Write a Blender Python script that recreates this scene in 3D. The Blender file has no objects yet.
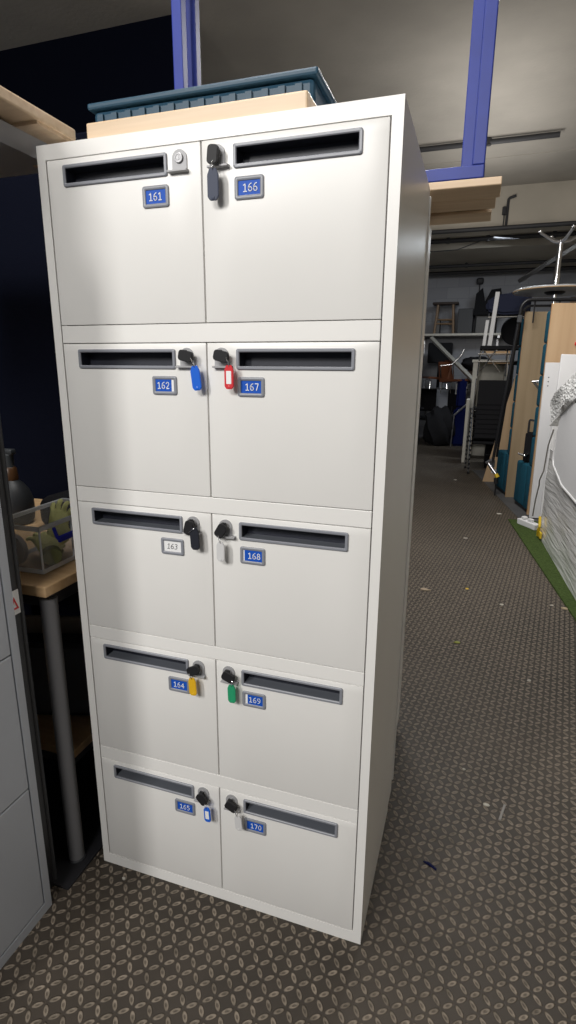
import bpy, bmesh, math, random
from mathutils import Vector, Matrix
random.seed(7)
C = bpy.context.scene.collection
S = bpy.context.scene
PI = math.pi

# ------------------------------------------------------------------ camera
F_PX = 549.87
cd = bpy.data.cameras.new('camera'); cam = bpy.data.objects.new('camera', cd); C.objects.link(cam)
cd.sensor_fit = 'VERTICAL'; cd.sensor_height = 36.0; cd.lens = F_PX / 1024 * 36
cd.clip_start = 0.02; cd.clip_end = 100
pi_, ya, ro = .2558, -.3193, .0075
w = Vector((math.sin(ya)*math.cos(pi_), math.cos(ya)*math.cos(pi_), -math.sin(pi_)))
r = Vector((math.cos(ya), -math.sin(ya), 0)); u = r.cross(w)
r, u = math.cos(ro)*r + math.sin(ro)*u, -math.sin(ro)*r + math.cos(ro)*u
M = Matrix((r, u, -w)).transposed().to_4x4(); M.translation = Vector((.965, -1.1295, 1.4806))
cam.matrix_world = M
S.camera = cam

# ------------------------------------------------------------------ light
S.view_settings.view_transform = 'Standard'; S.view_settings.look = 'None'
S.view_settings.gamma = 1; S.view_settings.use_curve_mapping = False
S.view_settings.exposure = 0.0
wd = bpy.data.worlds.new('world'); S.world = wd; wd.use_nodes = True
wd.node_tree.nodes['Background'].inputs[0].default_value = (.80, .88, 1.0, 1)
wd.node_tree.nodes['Background'].inputs[1].default_value = .12

def area(name, loc, target, sx, sy, power, col=(1, .975, .94)):
    l = bpy.data.lights.new(name, 'AREA'); l.shape = 'RECTANGLE'; l.size = sx; l.size_y = sy
    l.energy = power; l.color = col
    o = bpy.data.objects.new(name, l); C.objects.link(o); o.location = loc
    o.rotation_euler = (Vector(target) - Vector(loc)).to_track_quat('-Z', 'Y').to_euler()
    return o
area('ceiling_tube_near', (-1.05, -3.3, 3.1), (.4, 0, .6), .35, 1.1, 84)
area('front_fill_light', (.35, -3.4, 3.3), (.4, 0, .2), 1.2, .5, 80)  # added front fill that softens the left shadow band, not a known tube
area('ceiling_tube_aisle', (.35, .2, 3.93), (1.0, .6, 0), .3, 1.6, 60)
area('ceiling_tube_right', (.55, 3.3, 3.7), (1.45, 3.4, .2), .3, 2.0, 120)
area('ceiling_fill_light', (.9, 5.6, 2.95), (.9, 5.6, 4), .25, 3.0, 22)  # added fill that brightens the ceiling; no pendant is known here
area('ceiling_tube_far', (1.6, 8.6, 3.4), (1.2, 8.8, 0), .3, 1.2, 45, (.85, .93, 1))

# ------------------------------------------------------------------ materials
def mat(name, col, rough=.5, metal=0, noise=0, nscale=8, bump=0, bscale=60, spec=.5, alpha=1, trans=0, col2=None, coat=0):
    m = bpy.data.materials.new(name); m.use_nodes = True
    nt = m.node_tree; b = nt.nodes['Principled BSDF']
    b.inputs['Base Color'].default_value = (*col, 1)
    b.inputs['Roughness'].default_value = rough; b.inputs['Metallic'].default_value = metal
    b.inputs['Specular IOR Level'].default_value = spec
    b.inputs['Alpha'].default_value = alpha; b.inputs['Transmission Weight'].default_value = trans
    b.inputs['Coat Weight'].default_value = coat
    tc = nt.nodes.new('ShaderNodeTexCoord')
    if noise or col2:
        n = nt.nodes.new('ShaderNodeTexNoise'); n.inputs['Scale'].default_value = nscale; n.inputs['Detail'].default_value = 5
        nt.links.new(tc.outputs['Object'], n.inputs['Vector'])
        cr = nt.nodes.new('ShaderNodeValToRGB'); cr.color_ramp.elements[0].position = .35; cr.color_ramp.elements[1].position = .65
        c2 = col2 or tuple(c*(1-noise) for c in col)
        cr.color_ramp.elements[0].color = (*c2, 1); cr.color_ramp.elements[1].color = (*col, 1)
        nt.links.new(n.outputs['Fac'], cr.inputs['Fac']); nt.links.new(cr.outputs['Color'], b.inputs['Base Color'])
    if bump:
        n = nt.nodes.new('ShaderNodeTexNoise'); n.inputs['Scale'].default_value = bscale; n.inputs['Detail'].default_value = 3
        nt.links.new(tc.outputs['Object'], n.inputs['Vector'])
        bp = nt.nodes.new('ShaderNodeBump'); bp.inputs['Strength'].default_value = bump; bp.inputs['Distance'].default_value = .01
        nt.links.new(n.outputs['Fac'], bp.inputs['Height']); nt.links.new(bp.outputs['Normal'], b.inputs['Normal'])
    return m

def wood(name, c1, c2, axis=0, rough=.45, scale=1.0):
    m = bpy.data.materials.new(name); m.use_nodes = True
    nt = m.node_tree; b = nt.nodes['Principled BSDF']; b.inputs['Roughness'].default_value = rough
    tc = nt.nodes.new('ShaderNodeTexCoord'); mp = nt.nodes.new('ShaderNodeMapping')
    s = [40*scale]*3; s[axis] = 2*scale; mp.inputs['Scale'].default_value = s
    n = nt.nodes.new('ShaderNodeTexNoise'); n.inputs['Scale'].default_value = 1; n.inputs['Detail'].default_value = 4
    cr = nt.nodes.new('ShaderNodeValToRGB'); cr.color_ramp.elements[0].position = .3; cr.color_ramp.elements[1].position = .7
    cr.color_ramp.elements[0].color = (*c1, 1); cr.color_ramp.elements[1].color = (*c2, 1)
    nt.links.new(tc.outputs['Object'], mp.inputs['Vector']); nt.links.new(mp.outputs['Vector'], n.inputs['Vector'])
    nt.links.new(n.outputs['Fac'], cr.inputs['Fac']); nt.links.new(cr.outputs['Color'], b.inputs['Base Color'])
    return m

WHITE = mat('white_powder_coat', (.80, .79, .765), .34, noise=.03, nscale=3, bump=.04, bscale=900)
GAPDARK = mat('dark_cavity', (.02, .02, .022), .8)
BEZEL = mat('grey_plastic', (.23, .24, .27), .38)
SLOTIN = mat('slot_tray', (.012, .014, .024), .5)
FLAP = mat('slot_ledge_lit', (.11, .12, .14), .45)  # grey tray floor; the light it catches is put into the colour
CHROME = mat('chrome', (.75, .75, .76), .18, 1)
BARREL = mat('dull_barrel', (.30, .30, .31), .45, .5)
STEEL = mat('satin_steel', (.55, .55, .57), .32, 1)
NICKEL = mat('nickel_latch', (.36, .36, .37), .5, .15, spec=.25)
BLUEC = mat('blue_card', (.010, .085, .46), .5, spec=.2)
PAPER = mat('white_paper', (.82, .82, .82), .5, spec=.2)
INK = mat('white_ink', (.92, .93, .95), .6)
BLACKINK = mat('black_ink', (.02, .02, .03), .6)
KEYBLACK = mat('black_key_plastic', (.018, .018, .02), .5, spec=.2)
TAGBLACK = mat('black_tag', (.02, .022, .03), .5, spec=.2)
TAGGREY = mat('dark_grey_tag', (.055, .065, .10), .5, spec=.2)
TAGBLUE = mat('blue_tag', (.01, .12, .62), .3)
TAGRED = mat('red_tag', (.62, .03, .04), .3)
TAGWHITE = mat('white_tag', (.60, .60, .60), .5, spec=.2)
TAGYEL = mat('yellow_tag', (.72, .42, .015), .3)
TAGGRN = mat('green_tag', (.02, .30, .14), .3)
GREYPAINT = mat('grey_powder_coat', (.40, .42, .46), .42, noise=.05, nscale=4, bump=.06, bscale=900)
BLACKP = mat('black_paint', (.012, .012, .014), .4)
BEECH = wood('beech_board', (.50, .32, .16), (.62, .42, .23), 0)
PINE = wood('pale_pine', (.58, .42, .27), (.72, .56, .39), 0)
PLY = wood('plywood', (.27, .20, .12), (.35, .265, .17), 2, scale=.35)
PLY2 = wood('tan_plywood', (.46, .31, .18), (.54, .38, .235), 2, scale=.35)
PLYEDGE = wood('ply_edge', (.36, .19, .08), (.48, .28, .13), 2)
NAVY = mat('navy_cloth', (.002, .003, .009), .95, bump=.2, bscale=300, spec=.1)
BLUEST = mat('blue_painted_steel', (.010, .028, .24), .5, noise=.15, nscale=10)
TEAL = mat('teal_upholstery', (.010, .080, .125), .9, bump=.5, bscale=500, noise=.12, nscale=30, spec=.2)
BLKFAB = mat('black_upholstery', (.012, .012, .014), .85, bump=.3, bscale=400, spec=.2)
NAVYUP = mat('navy_upholstery', (.008, .013, .04), .8, bump=.3, bscale=400)
PANELW = mat('white_laminate', (.70, .70, .71), .4, noise=.04, nscale=2)
TURF = mat('green_turf', (.075, .115, .033), .95, noise=.35, nscale=60, bump=1, bscale=400, spec=.1)
CREAMP = mat('cream_paint', (.55, .53, .47), .5, noise=.1)
POSTGREY = mat('grey_post_paint', (.19, .19, .20), .42)
DKGREY = mat('dark_grey_plastic', (.035, .037, .042), .55)
GREYFAB = mat('worn_grey_fabric', (.10, .10, .105), .9, bump=.4, bscale=300)
AMBER = mat('amber_plastic', (.07, .03, .01), .4)
YELL = mat('yellow_plastic', (.65, .45, .02), .5)
ORANGEW = mat('orange_brown_shell', (.11, .035, .014), .45)
REDP = mat('red_plastic', (.5, .02, .02), .5)
BLUEP = mat('blue_plastic', (.002, .005, .045), .8, spec=.1)
CLIPBLUE = mat('blue_clip', (.01, .02, .36), .4)
GLOVE = mat('yellow_green_glove', (.85, .86, .36), .8, bump=.6, bscale=120)
CLEAR = mat('clear_plastic', (.75, .78, .82), .25, alpha=.14)
CLEARE = mat('frosted_rim', (.85, .88, .92), .35, alpha=.75)
WOODSTOOL = wood('stool_wood', (.20, .13, .08), (.30, .20, .12), 2)
PIPE = mat('dark_pipe', (.03, .03, .033), .6)
HAZWHITE = mat('sticker_white', (.75, .75, .75), .5)
HAZRED = mat('sticker_red', (.6, .03, .03), .5)
TABLETOPW = mat('white_table_laminate', (.55, .55, .55), .35)
LITW = mat('litter_white', (.42, .40, .35), .8)

def film_mat(name, col, sc=14):
    m = bpy.data.materials.new(name); m.use_nodes = True; nt = m.node_tree; b = nt.nodes['Principled BSDF']
    b.inputs['Base Color'].default_value = (*col, 1); b.inputs['Roughness'].default_value = .22
    b.inputs['Coat Weight'].default_value = .5
    tc = nt.nodes.new('ShaderNodeTexCoord'); mp = nt.nodes.new('ShaderNodeMapping')
    mp.inputs['Rotation'].default_value = (0, -.5, 0); mp.inputs['Scale'].default_value = (.7, 1, 9)
    n = nt.nodes.new('ShaderNodeTexNoise'); n.inputs['Scale'].default_value = sc/4; n.inputs['Detail'].default_value = 6; n.inputs['Distortion'].default_value = .6
    bp = nt.nodes.new('ShaderNodeBump'); bp.inputs['Strength'].default_value = .5; bp.inputs['Distance'].default_value = .03
    nt.links.new(tc.outputs['Object'], mp.inputs['Vector']); nt.links.new(mp.outputs['Vector'], n.inputs['Vector'])
    nt.links.new(n.outputs['Fac'], bp.inputs['Height']); nt.links.new(bp.outputs['Normal'], b.inputs['Normal'])
    return m
FILM = film_mat('stretch_film', (.76, .76, .76))
BUBBLE = film_mat('bubble_wrap', (.80, .80, .79), 40)
_b = BUBBLE.node_tree
_v = _b.nodes.new('ShaderNodeTexVoronoi'); _v.inputs['Scale'].default_value = 45
_t = [n for n in _b.nodes if n.type == 'TEX_COORD'][0]; _bp = [n for n in _b.nodes if n.type == 'BUMP'][0]
_b.links.new(_t.outputs['Object'], _v.inputs['Vector']); _b.links.new(_v.outputs['Distance'], _bp.inputs['Height'])

def floor_mat():
    m = bpy.data.materials.new('tread_pattern_floor'); m.use_nodes = True; nt = m.node_tree; b = nt.nodes['Principled BSDF']
    N = nt.nodes.new; L = nt.links.new
    def mth(op, a, c=None, d=None):
        n = N('ShaderNodeMath'); n.operation = op
        for i, v in enumerate((a, c, d)):
            if v is None: continue
            if isinstance(v, (int, float)): n.inputs[i].default_value = v
            else: L(v, n.inputs[i])
        return n.outputs[0]
    tc = N('ShaderNodeTexCoord')
    mp = N('ShaderNodeMapping'); mp.inputs['Rotation'].default_value = (0, 0, .14)
    L(tc.outputs['Object'], mp.inputs['Vector'])
    nz = N('ShaderNodeTexNoise'); nz.inputs['Scale'].default_value = 30; nz.inputs['Detail'].default_value = 2
    L(tc.outputs['Object'], nz.inputs['Vector'])
    sp = N('ShaderNodeSeparateXYZ'); L(mp.outputs['Vector'], sp.inputs[0])
    P = .0275
    ux = mth('DIVIDE', sp.outputs[0], P); uy = mth('DIVIDE', sp.outputs[1], P)
    fx = mth('FLOOR', ux); fy = mth('FLOOR', uy)
    par = mth('FLOORED_MODULO', mth('ADD', fx, fy), 2)
    sgn = mth('SUBTRACT', mth('MULTIPLY', par, 2), 1)
    lx = mth('SUBTRACT', mth('SUBTRACT', ux, fx), .5); ly = mth('SUBTRACT', mth('SUBTRACT', uy, fy), .5)
    a = mth('MULTIPLY', mth('ADD', lx, mth('MULTIPLY', sgn, ly)), .7071)
    c = mth('MULTIPLY', mth('SUBTRACT', lx, mth('MULTIPLY', sgn, ly)), .7071)
    d = mth('SQRT', mth('ADD', mth('POWER', mth('DIVIDE', a, .56), 2), mth('POWER', mth('DIVIDE', c, .25), 2)))
    # lens profile: raised rim, slightly dished middle
    top = N('ShaderNodeMapRange'); top.interpolation_type = 'SMOOTHSTEP'; L(d, top.inputs['Value'])
    top.inputs['From Min'].default_value = 1.0; top.inputs['From Max'].default_value = .72
    dish = N('ShaderNodeMapRange'); dish.interpolation_type = 'SMOOTHSTEP'; L(d, dish.inputs['Value'])
    dish.inputs['From Min'].default_value = .5; dish.inputs['From Max'].default_value = .15
    h = mth('SUBTRACT', top.outputs[0], mth('MULTIPLY', dish.outputs[0], .55))
    big = N('ShaderNodeTexNoise'); big.inputs['Scale'].default_value = 1.6; big.inputs['Detail'].default_value = 6; big.inputs['Roughness'].default_value = .65
    L(tc.outputs['Object'], big.inputs['Vector'])
    c1 = N('ShaderNodeValToRGB'); c1.color_ramp.elements[0].position = .3; c1.color_ramp.elements[1].position = .75
    c1.color_ramp.elements[0].color = (.022, .018, .014, 1); c1.color_ramp.elements[1].color = (.055, .044, .034, 1)
    L(big.outputs['Fac'], c1.inputs['Fac'])
    c2 = N('ShaderNodeValToRGB'); c2.color_ramp.elements[0].position = .3; c2.color_ramp.elements[1].position = .7
    c2.color_ramp.elements[0].color = (.105, .087, .066, 1); c2.color_ramp.elements[1].color = (.23, .19, .148, 1)
    L(nz.outputs['Fac'], c2.inputs['Fac'])
    mx = N('ShaderNodeMix'); mx.data_type = 'RGBA'; L(h, mx.inputs[0]); L(c1.outputs[0], mx.inputs[6]); L(c2.outputs[0], mx.inputs[7])
    L(mx.outputs[2], b.inputs['Base Color'])
    b.inputs['Roughness'].default_value = .55; b.inputs['Specular IOR Level'].default_value = .3
    bp = N('ShaderNodeBump'); bp.inputs['Distance'].default_value = .003; bp.inputs['Strength'].default_value = 1
    L(h, bp.inputs['Height']); L(bp.outputs['Normal'], b.inputs['Normal'])
    return m
def wall_mat(name, c1, c2, rough=.85):
    m = bpy.data.materials.new(name); m.use_nodes = True; nt = m.node_tree; b = nt.nodes['Principled BSDF']
    b.inputs['Roughness'].default_value = rough
    tc = nt.nodes.new('ShaderNodeTexCoord'); br = nt.nodes.new('ShaderNodeTexBrick')
    mp = nt.nodes.new('ShaderNodeMapping'); mp.inputs['Rotation'].default_value = (PI/2, 0, 0)
    nt.links.new(tc.outputs['Object'], mp.inputs['Vector']); nt.links.new(mp.outputs['Vector'], br.inputs['Vector'])
    br.inputs['Scale'].default_value = 1; br.inputs['Brick Width'].default_value = .45; br.inputs['Row Height'].default_value = .225
    br.inputs['Mortar Size'].default_value = .006
    br.inputs['Color1'].default_value = (*c1, 1); br.inputs['Color2'].default_value = (*c2, 1)
    br.inputs['Mortar'].default_value = (*[c*.8 for c in c1], 1)
    nt.links.new(br.outputs['Color'], b.inputs['Base Color'])
    return m
FLOORM = floor_mat()
BLOCKW = wall_mat('painted_blockwork', (.33, .335, .36), (.29, .295, .32))
CONC = mat('painted_concrete', (.50, .455, .38), .85, noise=.15, nscale=1.5, bump=.2, bscale=30)
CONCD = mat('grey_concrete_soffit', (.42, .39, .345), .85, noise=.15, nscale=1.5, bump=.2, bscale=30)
FLATCON = mat('smooth_screed', (.075, .075, .078), .7, noise=.25, nscale=4)

# ------------------------------------------------------------------ mesh helpers
def nb(): return bmesh.new()
def box(bm, x0, x1, y0, y1, z0, z1, M=None):
    vs = [bm.verts.new((x, y, z)) for x in (x0, x1) for y in (y0, y1) for z in (z0, z1)]
    for f in ((0,1,3,2),(4,6,7,5),(0,4,5,1),(2,3,7,6),(0,2,6,4),(1,5,7,3)): bm.faces.new([vs[i] for i in f])
    if M is not None: bmesh.ops.transform(bm, matrix=M, verts=vs)
    return vs
def rbox(bm, x0, x1, y0, y1, z0, z1, b=.01, seg=3, M=None):
    t = bmesh.new(); box(t, x0, x1, y0, y1, z0, z1)
    bmesh.ops.bevel(t, geom=t.edges[:], offset=b, segments=seg, affect='EDGES', profile=.5, clamp_overlap=True)
    if M is not None: t.transform(M)
    join(bm, t)
def join(bm, t):
    me = bpy.data.meshes.new('tmp'); t.to_mesh(me); bm.from_mesh(me); bpy.data.meshes.remove(me); t.free()
def tube(bm, pts, rad, n=10, caps=True, closed=False):
    pts = [Vector(p) for p in pts]; rings = []
    rads = rad if isinstance(rad, (list, tuple)) else [rad]*len(pts)
    prev = None
    for i, p in enumerate(pts):
        if closed: d = pts[(i+1) % len(pts)] - pts[i-1]
        else: d = (pts[min(i+1, len(pts)-1)] - pts[max(i-1, 0)])
        d.normalize()
        if prev is None:
            a = Vector((0, 0, 1)) if abs(d.z) < .9 else Vector((1, 0, 0)); e1 = d.cross(a).normalized()
        else: e1 = (prev - d*prev.dot(d)).normalized()
        prev = e1; e2 = d.cross(e1)
        rings.append([bm.verts.new(p + rads[i]*(math.cos(2*PI*k/n)*e1 + math.sin(2*PI*k/n)*e2)) for k in range(n)])
    m = len(rings)
    for i in range(m if closed else m-1):
        A, B = rings[i], rings[(i+1) % m]
        for k in range(n): bm.faces.new((A[k], A[(k+1) % n], B[(k+1) % n], B[k]))
    if caps and not closed:
        bm.faces.new(rings[0][::-1]); bm.faces.new(rings[-1])
def bend(pts, rr=.03, seg=4):
    pts = [Vector(p) for p in pts]; out = [pts[0]]
    for i in range(1, len(pts)-1):
        p, a, b = pts[i], pts[i-1], pts[i+1]
        q = min(rr, (a-p).length*.45, (b-p).length*.45)
        s, e = p + (a-p).normalized()*q, p + (b-p).normalized()*q
        for k in range(seg+1):
            t = k/seg; out.append((1-t)**2*s + 2*t*(1-t)*p + t*t*e)
    out.append(pts[-1]); return out
def lathe(bm, prof, n=32, M=None):
    rings = []; vs = []
    for rr, z in prof:
        ring = [bm.verts.new((rr*math.cos(2*PI*k/n), rr*math.sin(2*PI*k/n), z)) for k in range(n)]
        rings.append(ring); vs += ring
    for A, B in zip(rings, rings[1:]):
        for k in range(n): bm.faces.new((A[k], A[(k+1) % n], B[(k+1) % n], B[k]))
    bm.faces.new(rings[0][::-1]); bm.faces.new(rings[-1])
    if M is not None: bmesh.ops.transform(bm, matrix=M, verts=vs)
def prism(bm, poly, d0, d1, plane='xz', M=None):
    def P(a, b, c):
        return {'xz': (a, c, b), 'xy': (a, b, c), 'yz': (c, a, b)}[plane]
    A = [bm.verts.new(P(a, b, d0)) for a, b in poly]; B = [bm.verts.new(P(a, b, d1)) for a, b in poly]
    bm.faces.new(A); bm.faces.new(B[::-1]); n = len(poly)
    for k in range(n): bm.faces.new((A[k], B[k], B[(k+1) % n], A[(k+1) % n]))
    if M is not None: bmesh.ops.transform(bm, matrix=M, verts=A+B)
def rrect(x0, x1, z0, z1, rr, seg=4):
    out = []
    for cx, cz, a0 in ((x1-rr, z1-rr, 0), (x0+rr, z1-rr, 90), (x0+rr, z0+rr, 180), (x1-rr, z0+rr, 270)):
        for k in range(seg+1):
            a = math.radians(a0 + 90*k/seg); out.append((cx+rr*math.cos(a), cz+rr*math.sin(a)))
    return out
def frame_ring(bm, outer, inner, y0, y1):
    """ring between two equal-length outlines in xz, from depth y0 (front) to y1"""
    n = len(outer); mid = [((a[0]*.5+b[0]*.5), (a[1]*.5+b[1]*.5)) for a, b in zip(outer, inner)]
    L_ = []
    for prof, y in ((outer, y1), (outer, y0+.0012), ([(o[0]*.8+i[0]*.2, o[1]*.8+i[1]*.2) for o, i in zip(outer, inner)], y0),
                    ([(o[0]*.25+i[0]*.75, o[1]*.25+i[1]*.75) for o, i in zip(outer, inner)], y0), (inner, y0+.0015), (inner, y1)):
        L_.append([bm.verts.new((a, y, b)) for a, b in prof])
    L_.append(L_[0])
    for A, B in zip(L_, L_[1:]):
        for k in range(n): bm.faces.new((A[k], A[(k+1) % n], B[(k+1) % n], B[k]))

def obj(name, bm, m, parent=None, smooth=False, loc=None, rot=None, label=None):
    bmesh.ops.recalc_face_normals(bm, faces=bm.faces[:])
    me = bpy.data.meshes.new(name); bm.to_mesh(me); bm.free()
    for mm in (m if isinstance(m, list) else [m]): me.materials.append(mm)
    if smooth:
        for p in me.polygons: p.use_smooth = True
        me.set_sharp_from_angle(angle=math.radians(38))
    o = bpy.data.objects.new(name, me); C.objects.link(o)
    if parent: o.parent = parent
    if loc: o.location = loc
    if rot: o.rotation_euler = rot
    if label: o['label'] = label
    return o
def thing(name, label, cat, loc=(0, 0, 0), rot=(0, 0, 0), group=None):
    o = bpy.data.objects.new(name, None); o.empty_display_size = .05; C.objects.link(o)
    o.location = loc; o.rotation_euler = rot; o['label'] = label; o['category'] = cat
    if group: o['group'] = group
    return o
def tag(o, label, cat, group=None, kind=None):
    o['label'] = label; o['category'] = cat
    if group: o['group'] = group
    if kind: o['kind'] = kind
    return o
def struct(name, bm, m):
    o = obj(name, bm, m); o['kind'] = 'structure'; return o
GL = {'0': [[(.1,.3),(.1,.7),(.2,.92),(.35,1),(.5,.92),(.6,.7),(.6,.3),(.5,.08),(.35,0),(.2,.08),(.1,.3)]],
 '1': [[(.12,.80),(.38,1),(.38,0)], [(.12,0),(.62,0)]],
 '2': [[(.1,.78),(.2,.95),(.38,1),(.55,.9),(.58,.7),(.45,.45),(.08,0),(.62,0)]],
 '3': [[(.1,.92),(.35,1),(.56,.88),(.55,.64),(.3,.54),(.55,.44),(.6,.2),(.42,.02),(.25,0),(.08,.08)]],
 '4': [[(.48,0),(.48,1),(.05,.30),(.65,.30)]],
 '5': [[(.56,1),(.16,1),(.14,.56),(.38,.60),(.57,.46),(.58,.2),(.4,.02),(.22,0),(.08,.06)]],
 '6': [[(.54,1),(.32,.92),(.14,.66),(.08,.34),(.18,.06),(.36,0),(.54,.07),(.62,.27),(.54,.48),(.36,.56),(.18,.50),(.10,.36)]],
 '7': [[(.08,1),(.62,1),(.3,0)]],
 '8': [[(.35,.54),(.14,.66),(.13,.86),(.35,1),(.57,.86),(.56,.66),(.35,.54),(.1,.38),(.1,.12),(.35,0),(.6,.12),(.6,.38),(.35,.54)]]}
GL['9'] = [[(.7-x, 1-z) for x, z in GL['6'][0]]]
def number_mesh(name, txt, h, m, parent, loc, sw, shear=0):
    b = bmesh.new(); adv = .80*h; x0 = -adv*len(txt)/2
    for i, ch in enumerate(txt):
        for path in GL[ch]:
            P = [(x0 + adv*i + (x+shear*(z-.5))*h, (z-.5)*h) for x, z in path]
            for (ax, az), (bx_, bz) in zip(P, P[1:]):
                dx, dz = bx_-ax, bz-az; L = math.hypot(dx, dz); nx, nz = -dz/L*sw/2, dx/L*sw/2; ex_, ez = dx/L*sw*.25, dz/L*sw*.25
                prism(b, [(ax+nx-ex_, az+nz-ez), (ax-nx-ex_, az-nz-ez), (bx_-nx+ex_, bz-nz+ez), (bx_+nx+ex_, bz+nz+ez)], -.0002, .0002)
    o = obj(name, b, m, parent); o.location = loc
    return o
def children_of(o): return [c for c in bpy.data.objects if c.parent == o]
def dup(root, loc=None, rot=None, label=None):
    kids = children_of(root)
    c = root.copy(); C.objects.link(c)
    for k in kids:
        gk = children_of(k); d = k.copy(); C.objects.link(d); d.parent = c
        for g in gk:
            e = g.copy(); C.objects.link(e); e.parent = d
    if loc is not None: c.location = loc
    if rot is not None: c.rotation_euler = rot
    if label: c['label'] = label
    return c

# ------------------------------------------------------------------ setting
b = nb(); box(b, -4, 4.5, -3.5, 12, -.1, 0); struct('floor', b, FLOORM)
b = nb(); box(b, -4, 4.5, 12-.3, 12, 0, 4.1); struct('wall_back', b, BLOCKW)
b = nb(); box(b, 4.2, 4.5, -3.5, 11.7, 0, 4.1); struct('wall_right', b, CONC)
b = nb(); box(b, -4, -1.25, 3.2, 3.3, 0, 4.1); struct('wall_left', b, NAVY)
b = nb(); box(b, -4, 4.2, -3.5, 11.7, 4.0, 4.1)
struct('ceiling', b, CONCD)
b = nb(); box(b, -4, 4.2, 8.1, 8.5, 3.46, 4.0); struct('trim_1', b, CONC)          # near downstand beam
b = nb(); box(b, -4, 4.2, 9.45, 11.7, 3.46, 4.0); struct('trim_2', b, CONC)         # far downstand with soffit
b = nb(); box(b, -4, 4.2, 6.9, 6.92, 3.994, 4.0); struct('trim_3', b, CONCD)         # slab joint
b = nb()
prism(b, [(1.03, 7.6), (1.52, 4.72), (4.2, 4.72), (4.2, 7.6)], .0, .004, 'xy')
struct('trim_4', b, FLATCON)

def pipe(name, y, z, x0, x1, rad, label, hang=(), ht=.12):
    t = thing(name, label, 'pipe', (x0, y, z), group=None)
    b = nb(); tube(b, [(0, 0, 0), (x1-x0, 0, 0)], rad, 10); obj('tube', b, PIPE, t, True)
    for h in hang:
        b = nb(); tube(b, [(h-x0, 0, 0), (h-x0, 0, ht)], .012, 6); tube(b, [(h-x0, 0, -rad-.005), (h-x0, 0, rad+.01)], .03, 8); obj('hanger', b, PIPE, t)
pipe('ceiling_conduit', 6.25, 3.955, -.8, 1.60, .028, 'dark conduit nearest the camera, crossing the ceiling above the pallet', (.87,), .05)
pipe('ceiling_pipe', 7.96, 3.43, -1.5, 4.1, .03, 'dark pipe under the lower edge of the near concrete beam')
pipe('ceiling_pipe', 8.75, 3.46, -1.5, 4.1, .035, 'dark pipe on hangers just beyond the near concrete beam', (.35, .95, 1.9), .5)
pipe('wall_pipe', 10.7, 3.40, -1.5, 4.1, .03, 'upper of two thin dark pipes under the far soffit', (.6,), .05)
pipe('wall_pipe', 11.3, 3.37, -1.5, 4.1, .035, 'lower of two thin dark pipes above the far block wall')
b = nb(); tube(b, bend([(1.18, 8.07, 3.46), (1.18, 8.07, 3.83), (1.28, 8.07, 3.86)], .03), .018, 8); tube(b, [(1.14, 8.05, 3.62), (1.14, 8.05, 3.72)], .03, 8)
tube(b, [(1.14, 8.05, 3.46), (1.14, 8.05, 3.70)], .008, 6)
tag(obj('conduit_drop', b, PIPE), 'short dark conduit running down the face of the near beam', 'conduit')
b = nb(); tube(b, [(-.1, 8.78, 3.44), (.1, 8.79, 3.32), (.5, 8.79, 3.33), (.85, 8.78, 3.44)], .008, 6)
tag(obj('hanging_cable', b, PIPE), 'thin dark cable sagging below the ceiling pipes near the pallet', 'cable')
# slanting rail under the far soffit
b = nb(); tube(b, [(1.53, 9.9, 2.98), (2.30, 9.0, 3.38)], .04, 4); tube(b, [(1.53, 9.9, 2.98), (1.2+.45, 9.9, 3.02)], .03, 6)
tag(obj('slanting_rail', b, STEEL), 'grey metal rail slanting up behind the upside-down round table', 'rail')

# ------------------------------------------------------------------ the white locker
T = [1.9181, 1.5325, 1.1478, .7660, .3805]; DH = .3435; W = .8033; D = .56; H = 1.95
SL = .023
t = lk = thing('mail_locker', 'tall off-white steel ten-door mail locker with blue number plates and hanging keys', 'locker', (0, 0, 0))
b = nb()
yb = .02
box(b, 0, SL-.0012, 0, yb, 0, H); box(b, W-SL+.0012, W, 0, yb, 0, H)          # stiles
box(b, 0, .0015, yb, D, 0, H)                                             # left side skin
prism(b, [(yb, 0), (D-.075, 0), (D-.075, .022), (D, .022), (D, H), (yb, H)], W-.0015, W, 'yz')
box(b, .0015, W-.0015, D-.0015, D, .022, H)
box(b, .0015, W-.0015, yb, D-.0015, H-.0015, H); box(b, .0015, W-.0015, yb, D-.0015, .03, .0315)
box(b, SL-.0012, W-SL+.0012, 0, yb, T[0]+.0016, H)                            # head rail
box(b, SL-.0012, W-SL+.0012, 0, yb, 0, T[4]-DH-.0016)                         # kick rail
carc = obj('carcass', b, WHITE, lk)
for k in range(4):
    b = nb(); rbox(b, SL+.0012, W-SL-.0012, .0003, .02, T[k+1]+.0016, T[k]-DH-.0016, .0012, 2)
    obj('shelf_rail', b, WHITE, lk)
b = nb(); box(b, .004, W-.004, .045, .05, .035, H-.02); box(b, .3985, .4055, .021, .045, .035, H-.02)
for k in range(4): box(b, .004, W-.004, .0205, .045, T[k+1]+.006, T[k]-DH-.006)
obj('inner_liner', b, GAPDARK, lk)

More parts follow.
